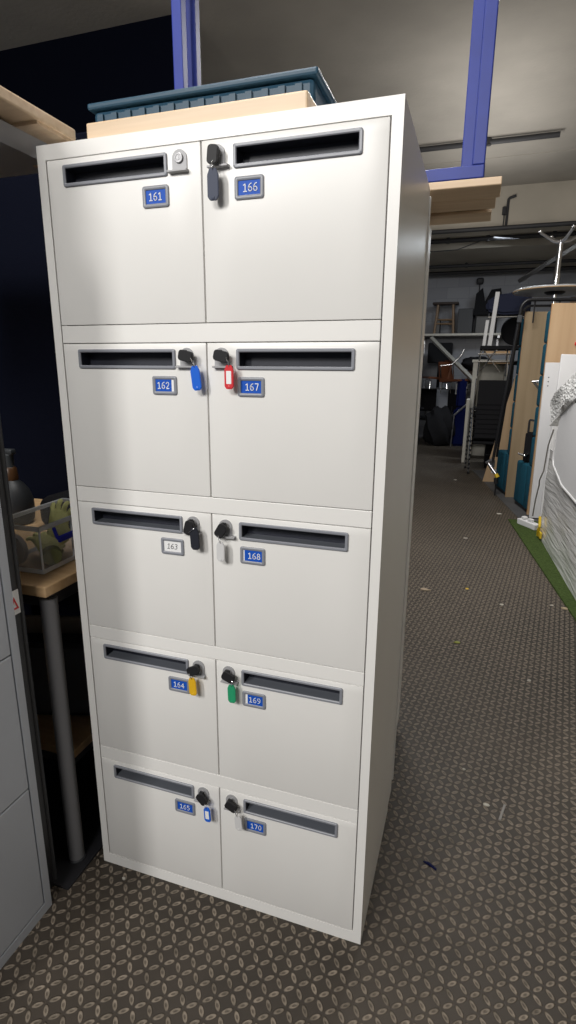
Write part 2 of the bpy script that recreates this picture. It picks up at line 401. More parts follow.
NUM = [['161', '162', '163', '164', '165'], ['166', '167', '168', '169', '170']]
def door(side, k):
    zt = T[k]; zb = zt-DH
    x0, x1 = (.0245, .4003) if side == 0 else (.4037, .7788)
    sx0, sx1 = (.067, .325) if side == 0 else (.473, .731)
    sz0, sz1 = zt-.0555, zt-.0125
    hx0, hx1, hz0, hz1 = sx0+.007, sx1-.007, sz0+.007, sz1-.007
    b = nb()
    # front sheet with slot hole, wrapped edges
    xs = [x0, hx0, hx1, x1]; zs = [zb, hz0, hz1, zt]
    V = [[b.verts.new((x, .0, z)) for z in zs] for x in xs]
    for i in range(3):
        for j in range(3):
            if i == 1 and j == 1: continue
            b.faces.new((V[i][j], V[i+1][j], V[i+1][j+1], V[i][j+1]))
    e = [ed for ed in b.edges if ed.is_boundary]
    ex = bmesh.ops.extrude_edge_only(b, edges=e); vs = [v for v in ex['geom'] if isinstance(v, bmesh.types.BMVert)]
    bmesh.ops.translate(b, vec=(0, .018, 0), verts=vs)
    cor = [ed for ed in b.edges if abs(ed.verts[0].co.y) < 1e-6 and abs(ed.verts[1].co.y) < 1e-6 and (
        (abs(ed.verts[0].co.x-ed.verts[1].co.x) < 1e-6 and ed.verts[0].co.x in (x0, x1)) or
        all(min(abs(v.co.x-x0), abs(v.co.x-x1)) < 1e-5 or min(abs(v.co.z-zb), abs(v.co.z-zt)) < 1e-5 for v in ed.verts))]
    bmesh.ops.bevel(b, geom=cor, offset=.0014, segments=2, affect='EDGES', profile=.5)
    d = obj('door', b, WHITE, lk, True)
    # slot bezel and recessed tray
    b = nb(); o_ = rrect(sx0, sx1, sz0, sz1, .0045); i_ = rrect(hx0, hx1, hz0, hz1, .0015)
    frame_ring(b, o_, i_, -.0045, .004); obj('slot_bezel', b, BEZEL, d, True)
    b = nb(); dp = .030
    q = [(hx0+.0004, -.001, hz0+.0004), (hx1-.0004, -.001, hz0+.0004), (hx1-.0004, -.001, hz1-.0004), (hx0+.0004, -.001, hz1-.0004)]
    A = [b.verts.new(p) for p in q]; B = [b.verts.new((p[0], dp, p[2])) for p in q]
    for i in range(4):
        f = b.faces.new((A[i], A[(i+1) % 4], B[(i+1) % 4], B[i])); f.material_index = 1 if i == 0 else 0
    b.faces.new(B)
    obj('slot_tray', b, [SLOTIN, FLAP], d)
    # number holder
    lx0, lx1 = (.264, .326) if side == 0 else (.475, .537)
    z1, z0 = zt-.071, zt-.1125
    b = nb(); frame_ring(b, rrect(lx0, lx1, z0, z1, .005), rrect(lx0+.0075, lx1-.0075, z0+.0075, z1-.0075, .001), -.004, 0)
    obj('label_frame', b, BEZEL, d, True)
    cx, cz = (lx0+lx1)/2, (z0+z1)/2
    n = NUM[side][k]
    b = nb(); box(b, lx0+.0068, lx1-.0068, -.0012, -.0004, z0+.0068, z1-.0068)
    if n in ('162', '168', '169'):
        obj('card_backing', b, PAPER, d, label='white paper slip behind the blue card')
        s0, s1 = {'162': (0, -.007), '168': (.004, 0), '169': (.007, 0)}[n]
        b = nb(); box(b, lx0+.0068+s0, lx1-.0068+s1, -.0018, -.0012, z0+.0068, z1-.0068); obj('number_card', b, BLUEC, d)
        cx += (s0+s1)*.4
    else: obj('number_card', b, PAPER if n == '163' else BLUEC, d, label='white hand-numbered card' if n == '163' else None)
    if n == '163': number_mesh('handwritten_number', n, .0125, BLACKINK, d, (cx, -.0014, cz), .0013, .15)
    else: number_mesh('printed_number', n, .0138, INK, d, (cx+(.003 if n in ('166', '167', '168', '170') else 0), -.0022, cz), .0016)
    # lock plate: arch-topped recess plate with a ledge below
    px = .354 if side == 0 else .4385
    pz1, pz0 = zt-.0100, zt-.0485
    hw = .0165
    arch = [(px-hw, pz0), (px+hw, pz0)] + [(px+hw*math.cos(a), pz1-hw+hw*math.sin(a)) for a in [PI*i/12 for i in range(13)]]
    b = nb(); prism(b, arch, -.003, 0)
    ledge = [(0, 0), (-.013, -.0015), (-.013, -.0045), (0, -.0055)]
    prism(b, [(yy, pz0+zz+.001) for yy, zz in ledge], (px-hw-.008 if side == 0 else px-hw-.002), (px+hw+.003 if side == 0 else px+hw+.009), 'yz')
    obj('lock_plate', b, NICKEL, d, True)
    b = nb(); Mx = Matrix.Translation((px, -.003, pz1-hw)) @ Matrix.Rotation(PI/2, 4, 'X')
    lathe(b, [(.0095, 0), (.0095, .003), (.0085, .0042), (.0065, .0042), (.006, .003), (.0045, .003), (.004, .0036)], 24, Mx)
    box(b, px-.0008, px+.0008, -.0072, -.0062, pz1-hw-.004, pz1-hw+.004)
    obj('lock_barrel', b, BARREL, d, True)
    return px, pz1-hw
locks = {}
for side in (0, 1):
    for k in range(5): locks[NUM[side][k]] = door(side, k)

# keys: head, blade, ring and tag
def key(n, tagm, label, head_ang, tag_dx, tag_dz, tag_rot=0, insert=None, size=1.0, cardlab=None, drop=.0, tw=.0):
    px, pz = locks[n]
    t = thing('key_and_tag', label, 'key', (px, -.007, pz), group='keys hanging in the locker locks')
    b = nb(); box(b, -.0011, .0011, -.003, .012, -.004, .004); obj('blade', b, STEEL, t)
    Mh = Matrix.Translation((0, -.013, 0)) @ Matrix.Rotation(head_ang, 4, 'Y') @ Matrix.Rotation(tw, 4, 'Z')
    b = nb(); out = rrect(-.0115, .0115, -.024, .010, .0065, 4)
    tt = bmesh.new(); prism(tt, out, -.0045, .0045)
    bmesh.ops.bevel(tt, geom=tt.edges[:], offset=.0015, segments=2, affect='EDGES', clamp_overlap=True); tt.transform(Mh); join(b, tt)
    prism(b, rrect(-.006, .006, .0, .012, .003), .0045, .010, M=Matrix.Translation((0, -.013, 0)))
    obj('key_head', b, KEYBLACK, t, True)
    hole = Mh @ Vector((0, 0, -.0195))
    topt = Vector((tag_dx, -.016, tag_dz))
    mid = (hole+topt)/2; dv = hole-topt; Lr = max(dv.length/2, .006); dv.normalize()
    b = nb(); pts = [mid + dv*(math.cos(a)*(Lr+.002)) + Vector((.25, -.97, 0))*(math.sin(a)*.006) for a in [2*PI*i/20 for i in range(20)]]
    tube(b, pts, .0009, 6, closed=True); obj('split_ring', b, CHROME, t, True)
    Mt = Matrix.Translation(topt) @ Matrix.Rotation(tag_rot, 4, 'Y') @ Matrix.Scale(size, 4)
    b = nb(); L_ = .048; wv = .0105
    out = [(-wv, -.008), (-.006, .002), (.006, .002), (wv, -.008), (wv, -L_+.006), (.006, -L_), (-.006, -L_), (-wv, -L_+.006)]
    tt = bmesh.new(); prism(tt, out, -.002, .002); bmesh.ops.bevel(tt, geom=tt.edges[:], offset=.0009, segments=2, affect='EDGES', clamp_overlap=True)
    tt.transform(Mt); join(b, tt); tb = obj('tag', b, tagm, t, True)
    if insert:
        b = nb(); prism(b, rrect(-.0058, .0058, -.037, -.010, .001), -.0024, -.0018, M=Mt); obj('paper_insert', b, PAPER, tb)
    b = nb(); Mr = Mt @ Matrix.Translation((0, -.0024, -.0435)) @ Matrix.Rotation(PI/2, 4, 'X')
    lathe(b, [(.0034, -.0006), (.0034, .0004), (.002, .0008)], 16, Mr); obj('tag_eyelet', b, tagm if tagm not in (TAGYEL, TAGGRN) else tagm, tb, True)
key('166', TAGGREY, 'black key with dark grey tag hanging in the lock of door 166', .12, -.0005, -.034, .0, size=1.15)
key('162', TAGBLUE, 'black key with bright blue tag hanging in the lock of door 162', -1.35, .029, -.024, -.12, size=1.05)
key('167', TAGRED, 'black key with red tag hanging over the label of door 167', -1.35, .026, -.022, .0, insert=1, size=1.0)
key('163', TAGBLACK, 'black key with black tag hanging in the lock of door 163', .25, .013, -.006, -.05, size=1.1)
key('168', TAGWHITE, 'black key with white tag hanging in the lock of door 168', .55, -.004, -.034, .0, size=.95)
key('164', TAGYEL, 'black key with yellow tag covering the label edge of door 164', 1.1, -.009, -.024, -.06)
key('169', TAGGRN, 'black key with green tag hanging in the lock of door 169', -1.2, .016, -.022, -.03)
key('165', TAGBLUE, 'black key with blue tag and paper slip in the lock of door 165', -.75, .02, -.026, -.05, insert=1, size=.92)
key('170', TAGWHITE, 'black key with white tag hanging in the lock of door 170', -1.1, .026, -.024, -.1, size=.95)

# second locker behind
t = thing('rear_locker', 'off-white steel cabinet standing back to back behind the mail locker', 'cabinet', (0, .565, 0))
b = nb(); rbox(b, .0, .779, 0, .39, .055, 1.935, .003, 2); obj('carcass', b, WHITE, t)
b = nb(); box(b, .02, .772, .01, .375, 0, .055); obj('plinth', b, GAPDARK, t)
b = nb(); rbox(b, .0, .8075, 0, .006, .06, 1.935, .002, 2); obj('edge_highlight_strip', b, WHITE, t)  # sliver added to draw the bright line where the corner catches light

# ------------------------------------------------------------------ pallets, boards and frame on top
t = thing('wooden_pallet', 'pale pine slatted pallet lying on top of the rear cabinet', 'pallet', (.02, .632, 1.937))
L0 = .965
for i, (y0, y1) in enumerate(((0, .125), (.165, .285), (.325, .445))):
    b = nb(); x1 = L0 - y0*.06
    rbox(b, -.02, x1, y0, y1, .030 if i == 0 else .040, .050, .002, 1); obj('board', b, PINE, t)
for x in (.0, .40, .835):
    b = nb(); rbox(b, x, x+.075, .06, .44, .050, .062, .001, 1); obj('batten', b, WOODSTOOL, t)
b = nb(); box(b, -.02, L0-.035, .075, .44, .062, .068); obj('ply_sheet', b, PINE, t)
for x in (.0, .40, .66):
    b = nb(); rbox(b, x, x+.09, .03, .39, .0, .028, .003, 1); obj('skid', b, PINE, t)
t = thing('blue_steel_frame', 'blue painted square-tube steel frame standing on the pallet', 'frame', (.0, .634, 1.988))
def bar(bm, x0, x1, y0, y1, z0, z1): rbox(bm, x0, x1, y0, y1, z0, z1, .003, 2)
for y in (0, .092):
    zb0 = 0 if y == 0 else .02
    b = nb(); bar(b, -.02, .937, y, y+.033, zb0, zb0+.033); obj('bottom_rail', b, BLUEST, t)
    b = nb(); bar(b, -.02, .937, y, y+.033, .80, .833); obj('top_rail', b, BLUEST, t)
    for x in (.0, .904):
        b = nb(); xo = x - (.034 if y and x > .5 else 0); bar(b, xo, xo+.033, y, y+.033, zb0+.033, .80); obj('upright', b, BLUEST, t)
b = nb(); bar(b, .904, .937, .033, .092, .02, .05); bar(b, -.02, .013, .033, .092, .02, .05); obj('cross_rail', b, BLUEST, t)

# things on front left of the locker top
t = thing('overhead_shelf', 'grey framed shelf with wooden board projecting left above the workbench', 'shelf', (-.06, -.45, 1.952))
b = nb(); box(b, -.9, 0, 0, .60, 0, .045); obj('steel_tray', b, GREYPAINT, t)
b = nb(); rbox(b, -.9, .065, 0, .585, .052, .077, .004, 2); obj('board', b, PINE, t)
b = nb(); box(b, -.25, .06, .46, .58, .045, .052); box(b, -.04, .0, .55, .6, -.002, .0); obj('packer', b, PINE, t)
b = nb(); rbox(b, .125, .62, .012, .12, 1.951, 1.985, .004, 2)
tag(obj('wooden_plank', b, PINE), 'pale wooden plank lying along the front edge of the locker top', 'plank')
t = thing('teal_crate', 'dark teal ribbed crate on the locker top behind the planks', 'crate', (.04, .16, 1.951))
b = nb(); rbox(b, 0, .55, 0, .36, 0, .12, .01, 2)
for i in range(14): box(b, .015+i*.038, .03+i*.038, -.006, 0, .01, .11)
obj('shell', b, mat('teal_plastic', (.01, .05, .09), .5), t)
b = nb(); rbox(b, -.01, .56, -.01, .37, .12, .135, .005, 2); obj('rim', b, mat('teal_plastic_rim', (.01, .05, .09), .5), t)

# ------------------------------------------------------------------ left grey locker
t = thing('grey_locker', 'grey steel locker cut off at the left edge of the picture', 'locker', (-.05, -.17, 0))
GH = 1.95
b = nb(); y1 = 0
box(b, -.45, -.018, -.40, 0, 0, GH)
box(b, -.018, 0, -.023, 0, 0, GH); box(b, -.018, 0, -.40, -.377, 0, GH); box(b, -.018, 0, -.377, -.023, GH-.03, GH); box(b, -.018, 0, -.377, -.023, 0, .03)
obj('carcass', b, GREYPAINT, t)
zs = [.032, .414, .80, 1.18, 1.56, GH-.032]
for i in range(5):
    for (ya_, yb_) in ((-.375, -.026),):
        b = nb(); rbox(b, -.016, -.0005, ya_, yb_, zs[i]+.0015, zs[i+1]-.0015, .003, 2); obj('door', b, GREYPAINT, t)
t = thing('steel_partition', 'tall black metal panel standing against the end of the grey locker', 'panel', (-.09, -.155, 0), (0, 0, 0))
Mp = Matrix.Rotation(.0, 4, 'X')
b = nb(); rbox(b, -.5, .002, 0, .04, 0, 1.45, .004, 2); obj('sheet', b, BLACKP, t)
b = nb(); tube(b, [(-.008, .050, 0), (-.008, .050, 1.45)], .009, 12); st = obj('edge_tube', b, DKGREY, t, True)
t = thing('warning_sticker', 'small white sticker with red triangle on the black panel edge', 'sticker', (-.0878, -.146, .905), (0, 0, PI/2))
b = nb(); box(b, -.004, .030, -.0012, -.0002, -.032, .032); obj('sheet', b, HAZWHITE, t)
b = nb(); o_ = [(.000, -.018), (.026, -.018), (.013, .016)]; i_ = [(.0062, -.0132), (.0198, -.0132), (.013, .0050)]
A = [b.verts.new((x, -.0022, z)) for x, z in o_]; B = [b.verts.new((x, -.0022, z)) for x, z in i_]
A2 = [b.verts.new((x, -.0012, z)) for x, z in o_]; B2 = [b.verts.new((x, -.0012, z)) for x, z in i_]
for k in range(3):
    q = (k+1) % 3; b.faces.new((A[k], A[q], B[q], B[k])); b.faces.new((A[k], A[q], A2[q], A2[k])); b.faces.new((B[k], B[q], B2[q], B2[k]))
obj('red_triangle', b, HAZRED, t)

# ------------------------------------------------------------------ workbench at left
t = thing('workbench', 'beech topped workbench with round grey leg and low wooden shelf', 'workbench', (-.05, -.065, 0))
b = nb(); rbox(b, -.95, 0, 0, .80, .895, .925, .003, 2); obj('bench_top', b, BEECH, t)
b = nb(); rbox(b, -.92, -.025, .035, .77, .85, .894, .002, 1); obj('apron', b, DKGREY, t)
for x in (-.035, -.88):
    for y in (.045, .74):
        b = nb(); tube(b, [(x, y, .012), (x, y, .875)], .0235, 20)
        lg = obj('leg', b, POSTGREY, t, True)
        b = nb(); lathe(b, [(.027, 0), (.027, .010), (.022, .014)], 20, Matrix.Translation((x, y, 0))); obj('foot', b, DKGREY, lg, True)
b = nb(); rbox(b, -.92, -.045, .09, .75, .325, .352, .003, 2); obj('lower_shelf', b, BEECH, t)
b = nb(); box(b, -.90, -.055, .095, .74, .295, .324); obj('shelf_rail', b, DKGREY, t)
b = nb(); box(b, -1.1, -.035, -.12, 2.0, .0005, .006)  # floor here is only in shade; a dark sheet is added for it
tag(obj('bench_shade_sheet', b, mat('bench_shade_dark', (.012, .012, .015), .6)), 'dark sheet standing in for the shade on the floor under the workbench', 'shade sheet')

# navy screen behind bench
t = thing('screen_panel', 'dark navy fabric screen rising behind the workbench', 'screen', (-1.1, .78, 0))
b = nb(); rbox(b, -.4, 1.085, 0, .04, .05, 2.3, .008, 2); obj('fabric_panel', b, NAVY, t)
b = nb(); box(b, -.4, 1.085, -.005, .045, 0, .05); obj('base_rail', b, BLACKP, t)
t = thing('screen_panel', 'dark navy fabric screen closing the far left end of the workbench', 'screen', (-1.1, -.4, 0))
b = nb(); rbox(b, -.05, 0, 0, 1.17, .05, 2.3, .008, 2); obj('fabric_panel', b, NAVY, t)
b = nb(); box(b, -.055, .005, 0, 1.17, 0, .05); obj('base_rail', b, BLACKP, t)

# storage box on the bench (rotated slightly)
t = thing('storage_box', 'clear plastic storage box with blue clip holding gloves, on the workbench', 'box', (-.115, .005, .926), (0, 0, .03))
bx, by, bh = .16, .30, .135
def wallq(bm, x0, x1, y0, y1, z0, z1): box(bm, x0, x1, y0, y1, z0, z1)
b = nb(); th = .002
box(b, -bx, 0, 0, th, .004, bh); box(b, -bx, 0, by-th, by, .004, bh); box(b, -bx, -bx+th, th, by-th, .004, bh); box(b, -th, 0, th, by-th, .004, bh); box(b, -bx, 0, 0, by, 0, .004)
obj('tub', b, CLEAR, t)
b = nb()
for z, q in ((bh-.010, .006), (.003, .0025)):
    box(b, -bx-q, q, -q, -.0004, z, z+.012); box(b, -bx-q, q, by+.0004, by+q, z, z+.012)
    box(b, .0004, q, -q, by+q, z, z+.012); box(b, -bx-q, -bx-.0004, -q, by+q, z, z+.012)
for x, y in ((0, 0), (-bx, 0), (0, by), (0, .13), (-.05-.04, 0)):
    tube(b, [(x, y, .012), (x, y, bh-.01)], .0028, 6)
obj('rim', b, CLEARE, t)
b = nb(); tube(b, bend([(.010, .045, bh-.012), (.013, .055, .086), (.013, .150, .086), (.010, .155, bh-.012)], .012), .005, 8); rbox(b, .010, .018, .055, .15, .078, .096, .002, 1)
obj('clip_handle', b, CLIPBLUE, t, True)

def glove(loc, rot, label):
    t = thing('work_glove', label, 'glove', loc, rot, 'gloves in the storage box')
    me = bpy.data.meshes.new('glove_body')
    V = [(0, 0, 0), (0, .05, .0), (0, .09, .005)]; E = [(0, 1), (1, 2)]; R_ = [.030, .036, .030]
    base = [(-.024, .10, .0, 0), (-.008, .105, .004, 1), (.008, .104, .003, 2), (.023, .096, .0, 3)]
    for fx, fy, fz, i in base:
        n0 = len(V); ln = (.032, .040, .037, .028)[i]
        V += [(fx, fy, fz), (fx*1.3, fy+ln*.6, fz-.006+.004*i), (fx*1.45, fy+ln, fz-.016)]
        E += [(2, n0), (n0, n0+1), (n0+1, n0+2)]; R_ += [.0095, .0088, .008]
    n0 = len(V); V += [(.035, .045, -.005), (.055, .07, -.012)]; E += [(1, n0), (n0, n0+1)]; R_ += [.011, .009]
    me.from_pydata(V, E, []); o = bpy.data.objects.new('glove_body', me); C.objects.link(o)
    sk = o.modifiers.new('s', 'SKIN'); sub = o.modifiers.new('u', 'SUBSURF'); sub.levels = 1; sub.render_levels = 1
    for v, rr in zip(me.skin_vertices[0].data, R_): v.radius = (rr, rr*.7)
    me.skin_vertices[0].data[0].use_root = True
    dg = bpy.context.evaluated_depsgraph_get(); m2 = bpy.data.meshes.new_from_object(o.evaluated_get(dg)); bpy.data.objects.remove(o)
    m2.materials.clear(); m2.materials.append(GLOVE)
    for p in m2.polygons: p.use_smooth = True
    o = bpy.data.objects.new('glove_body', m2); C.objects.link(o); o.parent = t
    b = nb(); tube(b, [(0, -.022, 0), (0, -.004, 0)], [.026, .029], 14); obj('cuff', b, mat('glove_cuff', (.2, .22, .1), .9), t, True)
glove((-.135, .06, .968), (.2, .1, .95), 'yellow-green work glove lying in the bottom of the storage box')
glove((-.175, .12, .965), (1.15, .1, .25), 'yellow-green work glove with fingers pointing up at the box rim')
b = nb(); lathe(b, [(.030, 0), (.046, .004), (.046, .02), (.030, .024)], 28, Matrix.Translation((-.245, .05, .975)) @ Matrix.Rotation(PI/2, 4, 'X'))
tag(obj('tape_roll', b, mat('pale_tape', (.5, .47, .47), .5)), 'pale tape roll standing on edge inside the left of the storage box', 'tape')
b = nb(); rbox(b, -.08, -.045+.0, .25, .29, .932, .955, .003, 2)
tag(obj('small_carton', b, PAPER), 'small pale carton at the right end of the storage box', 'carton')

# spray bottle behind box
t = thing('spray_bottle', 'grey flask-shaped spray bottle with amber neck behind the storage box', 'bottle', (-.590, .40, .926)); t.scale = (.86, .86, .86)
b = nb(); lathe(b, [(.06, 0), (.075, .015), (.08, .06), (.078, .10), (.066, .14), (.045, .17), (.028, .185)], 28); obj('body', b, mat('grey_bottle', (.022, .024, .027), .5), t, True)
b = nb(); lathe(b, [(.029, .186), (.030, .20), (.026, .235), (.022, .24)], 24); obj('neck', b, AMBER, t, True)
b = nb(); lathe(b, [(.019, .24), (.02, .29), (.016, .295)], 20); rbox(b, -.05, .03, -.014, .014, .293, .315, .005, 2); box(b, -.045, -.035, -.006, .006, .25, .293); obj('spray_head', b, mat('pale_grey_trigger', (.035, .04, .045), .5), t, True)
b = nb(); t2 = bmesh.new(); box(t2, -.16, .0, 0, .14, 0, .12); bmesh.ops.bevel(t2, geom=t2.edges[:], offset=.045, segments=4, affect='EDGES'); join(b, t2)
o = obj('grey_pouch', b, GREYFAB, None, True, loc=(-.66, .30, .926)); tag(o, 'soft dark grey pouch at the far left behind the storage box', 'pouch')

t = thing('black_holdall', 'black holdall lying on the workbench behind the clear storage box', 'bag', (-.12, .36, .926))
b = nb(); rbox(b, -.34, .0, 0, .30, 0, .115, .04, 4); obj('body', b, BLKFAB, t, True)
b = nb(); tube(b, bend([(-.25, .10, .112), (-.22, .10, .15), (-.10, .10, .15), (-.07, .10, .112)], .02), .006, 8); obj('handle', b, BLACKP, t, True)
# lower shelf goods
t = thing('loose_cushion', 'dark grey loose chair back resting on the low bench shelf', 'cushion', (-.31, .20, .353), (0, 0, .3))
b = nb(); t2 = bmesh.new(); box(t2, -.20, .20, -.09, -.02, 0, .30)
bmesh.ops.bevel(t2, geom=t2.edges[:], offset=.06, segments=4, affect='EDGES', clamp_overlap=True); join(b, t2); obj('pad', b, GREYFAB, t, True)
b = nb(); rbox(b, -.215, .215, -.02, .0, .0, .34, .009, 2); obj('shell', b, mat('tan_shell', (.34, .27, .20), .6), t)
t = thing('metal_tray', 'black wire tray tilted on the low shelf beside the locker', 'tray', (-.20, .28, .50), (.35, .1, 0))
b = nb()
for y in (0, .12, .24): tube(b, [(-.12, y, 0), (.12, y, 0)], .006, 6)
for x in (-.12, -.04, .04, .12): tube(b, [(x, 0, 0), (x, .24, 0)], .006, 6)
obj('grid', b, mat('grey_wire', (.25, .25, .27), .45), t, True)
b = nb(); box(b, -.12, .12, 0, .24, -.15, -.145); tube(b, [(-.11, .01, -.147), (-.11, .01, 0)], .006, 6); tube(b, [(.11, .01, -.147), (.11, .01, 0)], .006, 6); obj('lower_tray', b, BLACKP, t)

# ------------------------------------------------------------------ right side: booths
BA = math.atan2(.225, .974)
def booth(loc, label, width, plym):
    t = thing('booth_seat', label, 'bench', loc, (0, 0, BA), 'teal high-back booth seats')
    Hh = 2.04
    b = nb(); rbox(b, 0, width, .19, .53, .04, .50, .02, 3); obj('seat_base', b, TEAL, t, True)
    b = nb(); box(b, .02, width-.02, .13, .51, .0, .04); obj('plinth', b, BLACKP, t)
    b = nb()
    z = .50; hs = (Hh-.50)/5
    rbox(b, 0, width, .02, .189, .04, .50, .012, 2)
    for i in range(5): rbox(b, 0, width, .02, .155, z+i*hs, z+(i+1)*hs, .026, 3)
    obj('channelled_back', b, TEAL, t, True)
    b = nb(); box(b, -.004, width, 0, .0185, 0, Hh+.06); obj('plywood_back', b, plym, t)
    b = nb(); rbox(b, -.006, -.0045, 0, .0185, 0, Hh+.06, .0005, 1); obj('edge_banding', b, PLYEDGE, t)
    return t
b1 = booth((1.425, 5.80, 0.004), 'teal high-back booth seat with worn plywood rear, farther from the camera', .85, PLY)
b2 = booth((1.602, 4.99, 0.004), 'teal high-back booth seat with orange-edged tan plywood rear, nearer the camera', .95, PLY2)
# red knob on nearer plywood
b = nb(); lathe(b, [(.02, 0), (.022, .012), (.012, .022)], 16, Matrix.Translation((1.863, 5.045, 1.73)) @ Matrix.Rotation(PI/2, 4, 'X'))
tag(obj('red_cap', b, REDP), 'small red cap fixed to the tan plywood at the right edge', 'cap')
# black chair frame dumped on seat of nearer booth
t = thing('black_chair_back', 'black chair back standing on the nearer teal seat', 'chair back', (1.53, 5.28, .508), (0, 0, BA))
b = nb(); t2 = bmesh.new(); box(t2, 0, .32, 0, .05, 0, .33); bmesh.ops.bevel(t2, geom=t2.edges[:], offset=.015, segments=2, affect='EDGES'); join(b, t2); obj('pad', b, BLKFAB, t)
b = nb(); tube(b, bend([(.02, .02, .33), (.02, .02, .46), (.12, -.03, .44), (.30, -.03, .44)], .02), .012, 8); obj('arm', b, BLACKP, t, True)
b = nb(); tube(b, bend([(-.06, .02, .10), (.0, -.03, .08), (.04, .0, .10)], .01), .014, 8); obj('chrome_lever', b, CHROME, t, True)
b = nb(); tube(b, bend([(0, 0, 0), (.16, 0, 0.02), (.16, 0, -.02), (.03, 0, 0)], .02), .011, 8); tube(b, [(.02, 0, 0), (.13, 0, -.14)], .012, 8)
o = obj('metal_bracket', b, STEEL, None, True, loc=(1.53, 5.42, 1.36)); tag(o, 'bent grey metal bracket sticking out in front of the worn plywood', 'bracket')
# white laminate sheets
t = thing('white_sheet', 'white laminate sheet leaning on the tan plywood booth back', 'board', (1.604, 4.82, .014), (0, 0, .15))
b = nb(); rbox(b, 0, .95, 0, .018, 0, 1.54, .002, 1, M=Matrix.Rotation(-.05, 4, 'X')); obj('sheet', b, PANELW, t)
b = nb()
for z in (1.32, 1.36, 1.40): lathe(b, [(.006, 0), (.006, .0015)], 8, Matrix.Rotation(-.05, 4, 'X') @ Matrix.Translation((.04, -.0005, z)) @ Matrix.Rotation(PI/2, 4, 'X'))
obj('screw_hole', b, BLACKINK, t)
t = thing('white_sheet', 'taller white board leaning in front of the first white sheet', 'board', (1.665, 4.50, .014), (0, 0, .12))
b = nb(); rbox(b, 0, .9, 0, .03, 0, 1.62, .006, 2, M=Matrix.Rotation(-.10, 4, 'X') @ Matrix.Rotation(.03, 4, 'Y')); obj('sheet', b, PANELW, t)

# turf strip
b = nb(); prism(b, [(1.398, 4.707), (1.669, 2.336), (1.88, .4), (2.9, .4), (2.9, 4.707)], .0, .012, 'xy')
tag(obj('turf_strip', b, TURF), 'green artificial turf strip lying under the white panels', 'turf')

# film-wrapped panels
FD = Vector((.055, -1, 0)).normalized(); FA = math.atan2(FD.y, FD.x)
t = thing('wrapped_panel_stack', 'white panels wrapped in wrinkled stretch film standing on the turf', 'panel stack', (1.632, 4.15, .013), (0, 0, FA))
def sheetgrid(bm, L_, Hh, thick, nx, nz, amp, cut=None):
    fr = {}; rnd = random.Random(3)
    for i in range(nx+1):
        for j in range(nz+1):
            x = L_*i/nx; z = Hh*j/nz
            e = 0 if j in (0,) else 1
            fr[i, j] = bm.verts.new((x, amp*e*(math.sin(7*x+9*z)*.5+math.sin(19*z-6*x+1.3)*.35+rnd.uniform(-.35, .35)), z))
    for i in range(nx):
        for j in range(nz): bm.faces.new((fr[i, j], fr[i+1, j], fr[i+1, j+1], fr[i, j+1]))
    bk = {}
    ring = [(i, 0) for i in range(nx)] + [(nx, j) for j in range(nz)] + [(i, nz) for i in range(nx, 0, -1)] + [(0, j) for j in range(nz, 0, -1)]
    for k in ring: v = fr[k].co; bk[k] = bm.verts.new((v.x, thick, v.z))
    for a, c in zip(ring, ring[1:]+ring[:1]): bm.faces.new((fr[a], fr[c], bk[c], bk[a]))
    bm.faces.new([bk[k] for k in ring])
b = nb(); sheetgrid(b, 3.0, .80, .16, 60, 24, .005); b.transform(Matrix.Scale(-1, 4, Vector((0, 1, 0)))) 
b.transform(Matrix.Scale(-1, 4, Vector((0, 1, 0)))) 
obj('film_wrap', b, FILM, t, True)
b = nb()
# smooth upper panel with rounded lower corner, standing proud
pl = [(.40, 1.24), (.30, .92)] + [(.30+.10*(1-math.cos(a))-.0, .80-.10*math.sin(a)) for a in [PI/2*i/6 for i in range(7)]] + [(.75, .62), (2.95, .55), (2.95, 1.24)]
prism(b, pl, -.022, .10); obj('upper_panel', b, PANELW, t)
b = nb(); tube(b, [(x, -.02, z) for x, z in pl[1:-1]], .011, 8); obj('edge_strip', b, TABLETOPW, t, True)
b = nb(); tt = bmesh.new(); sheetgrid(tt, .95, .22, .16, 30, 10, .022); tt.transform(Matrix.Translation((.02, -.035, 1.0)) @ Matrix.Rotation(-.32, 4, 'Y')); join(b, tt)
obj('bubble_wrap', b, BUBBLE, t, True)
b = nb(); tube(b, [(.05, -.02, .02), (.10, -.022, .12), (.06, -.02, .2)], .012, 6); rbox(b, -.02, .16, -.02, -.004, .02, .075, .004, 1); obj('yellow_tape', b, YELL, t, label='yellow tape strip')
# cable over the wrapped stack
b = nb(); pts = [(1.605, 4.56, .10), (1.60, 4.45, .28), (1.605, 4.35, .45), (1.585, 4.2, .52), (1.60, 4.12, .62), (1.605, 4.08, .85), (1.62, 3.98, 1.0)]
tube(b, pts, .006, 6); tag(obj('grey_cable', b, mat('grey_flex', (.25, .24, .22), .5), None, True), 'thin grey cable hanging down the edge of the wrapped panels', 'cable')
t = thing('extension_socket', 'white extension socket block lying at the corner of the turf', 'socket', (1.53, 4.52, .013), (0, 0, -1.0))
b = nb(); rbox(b, -.06, .20, -.035, .035, 0, .055, .006, 2); obj('housing', b, PANELW, t)
b = nb(); rbox(b, -.02, .03, -.02, .02, .055, .085, .004, 1); rbox(b, .07, .12, -.02, .02, .055, .085, .004, 1); obj('plug', b, PANELW, t)

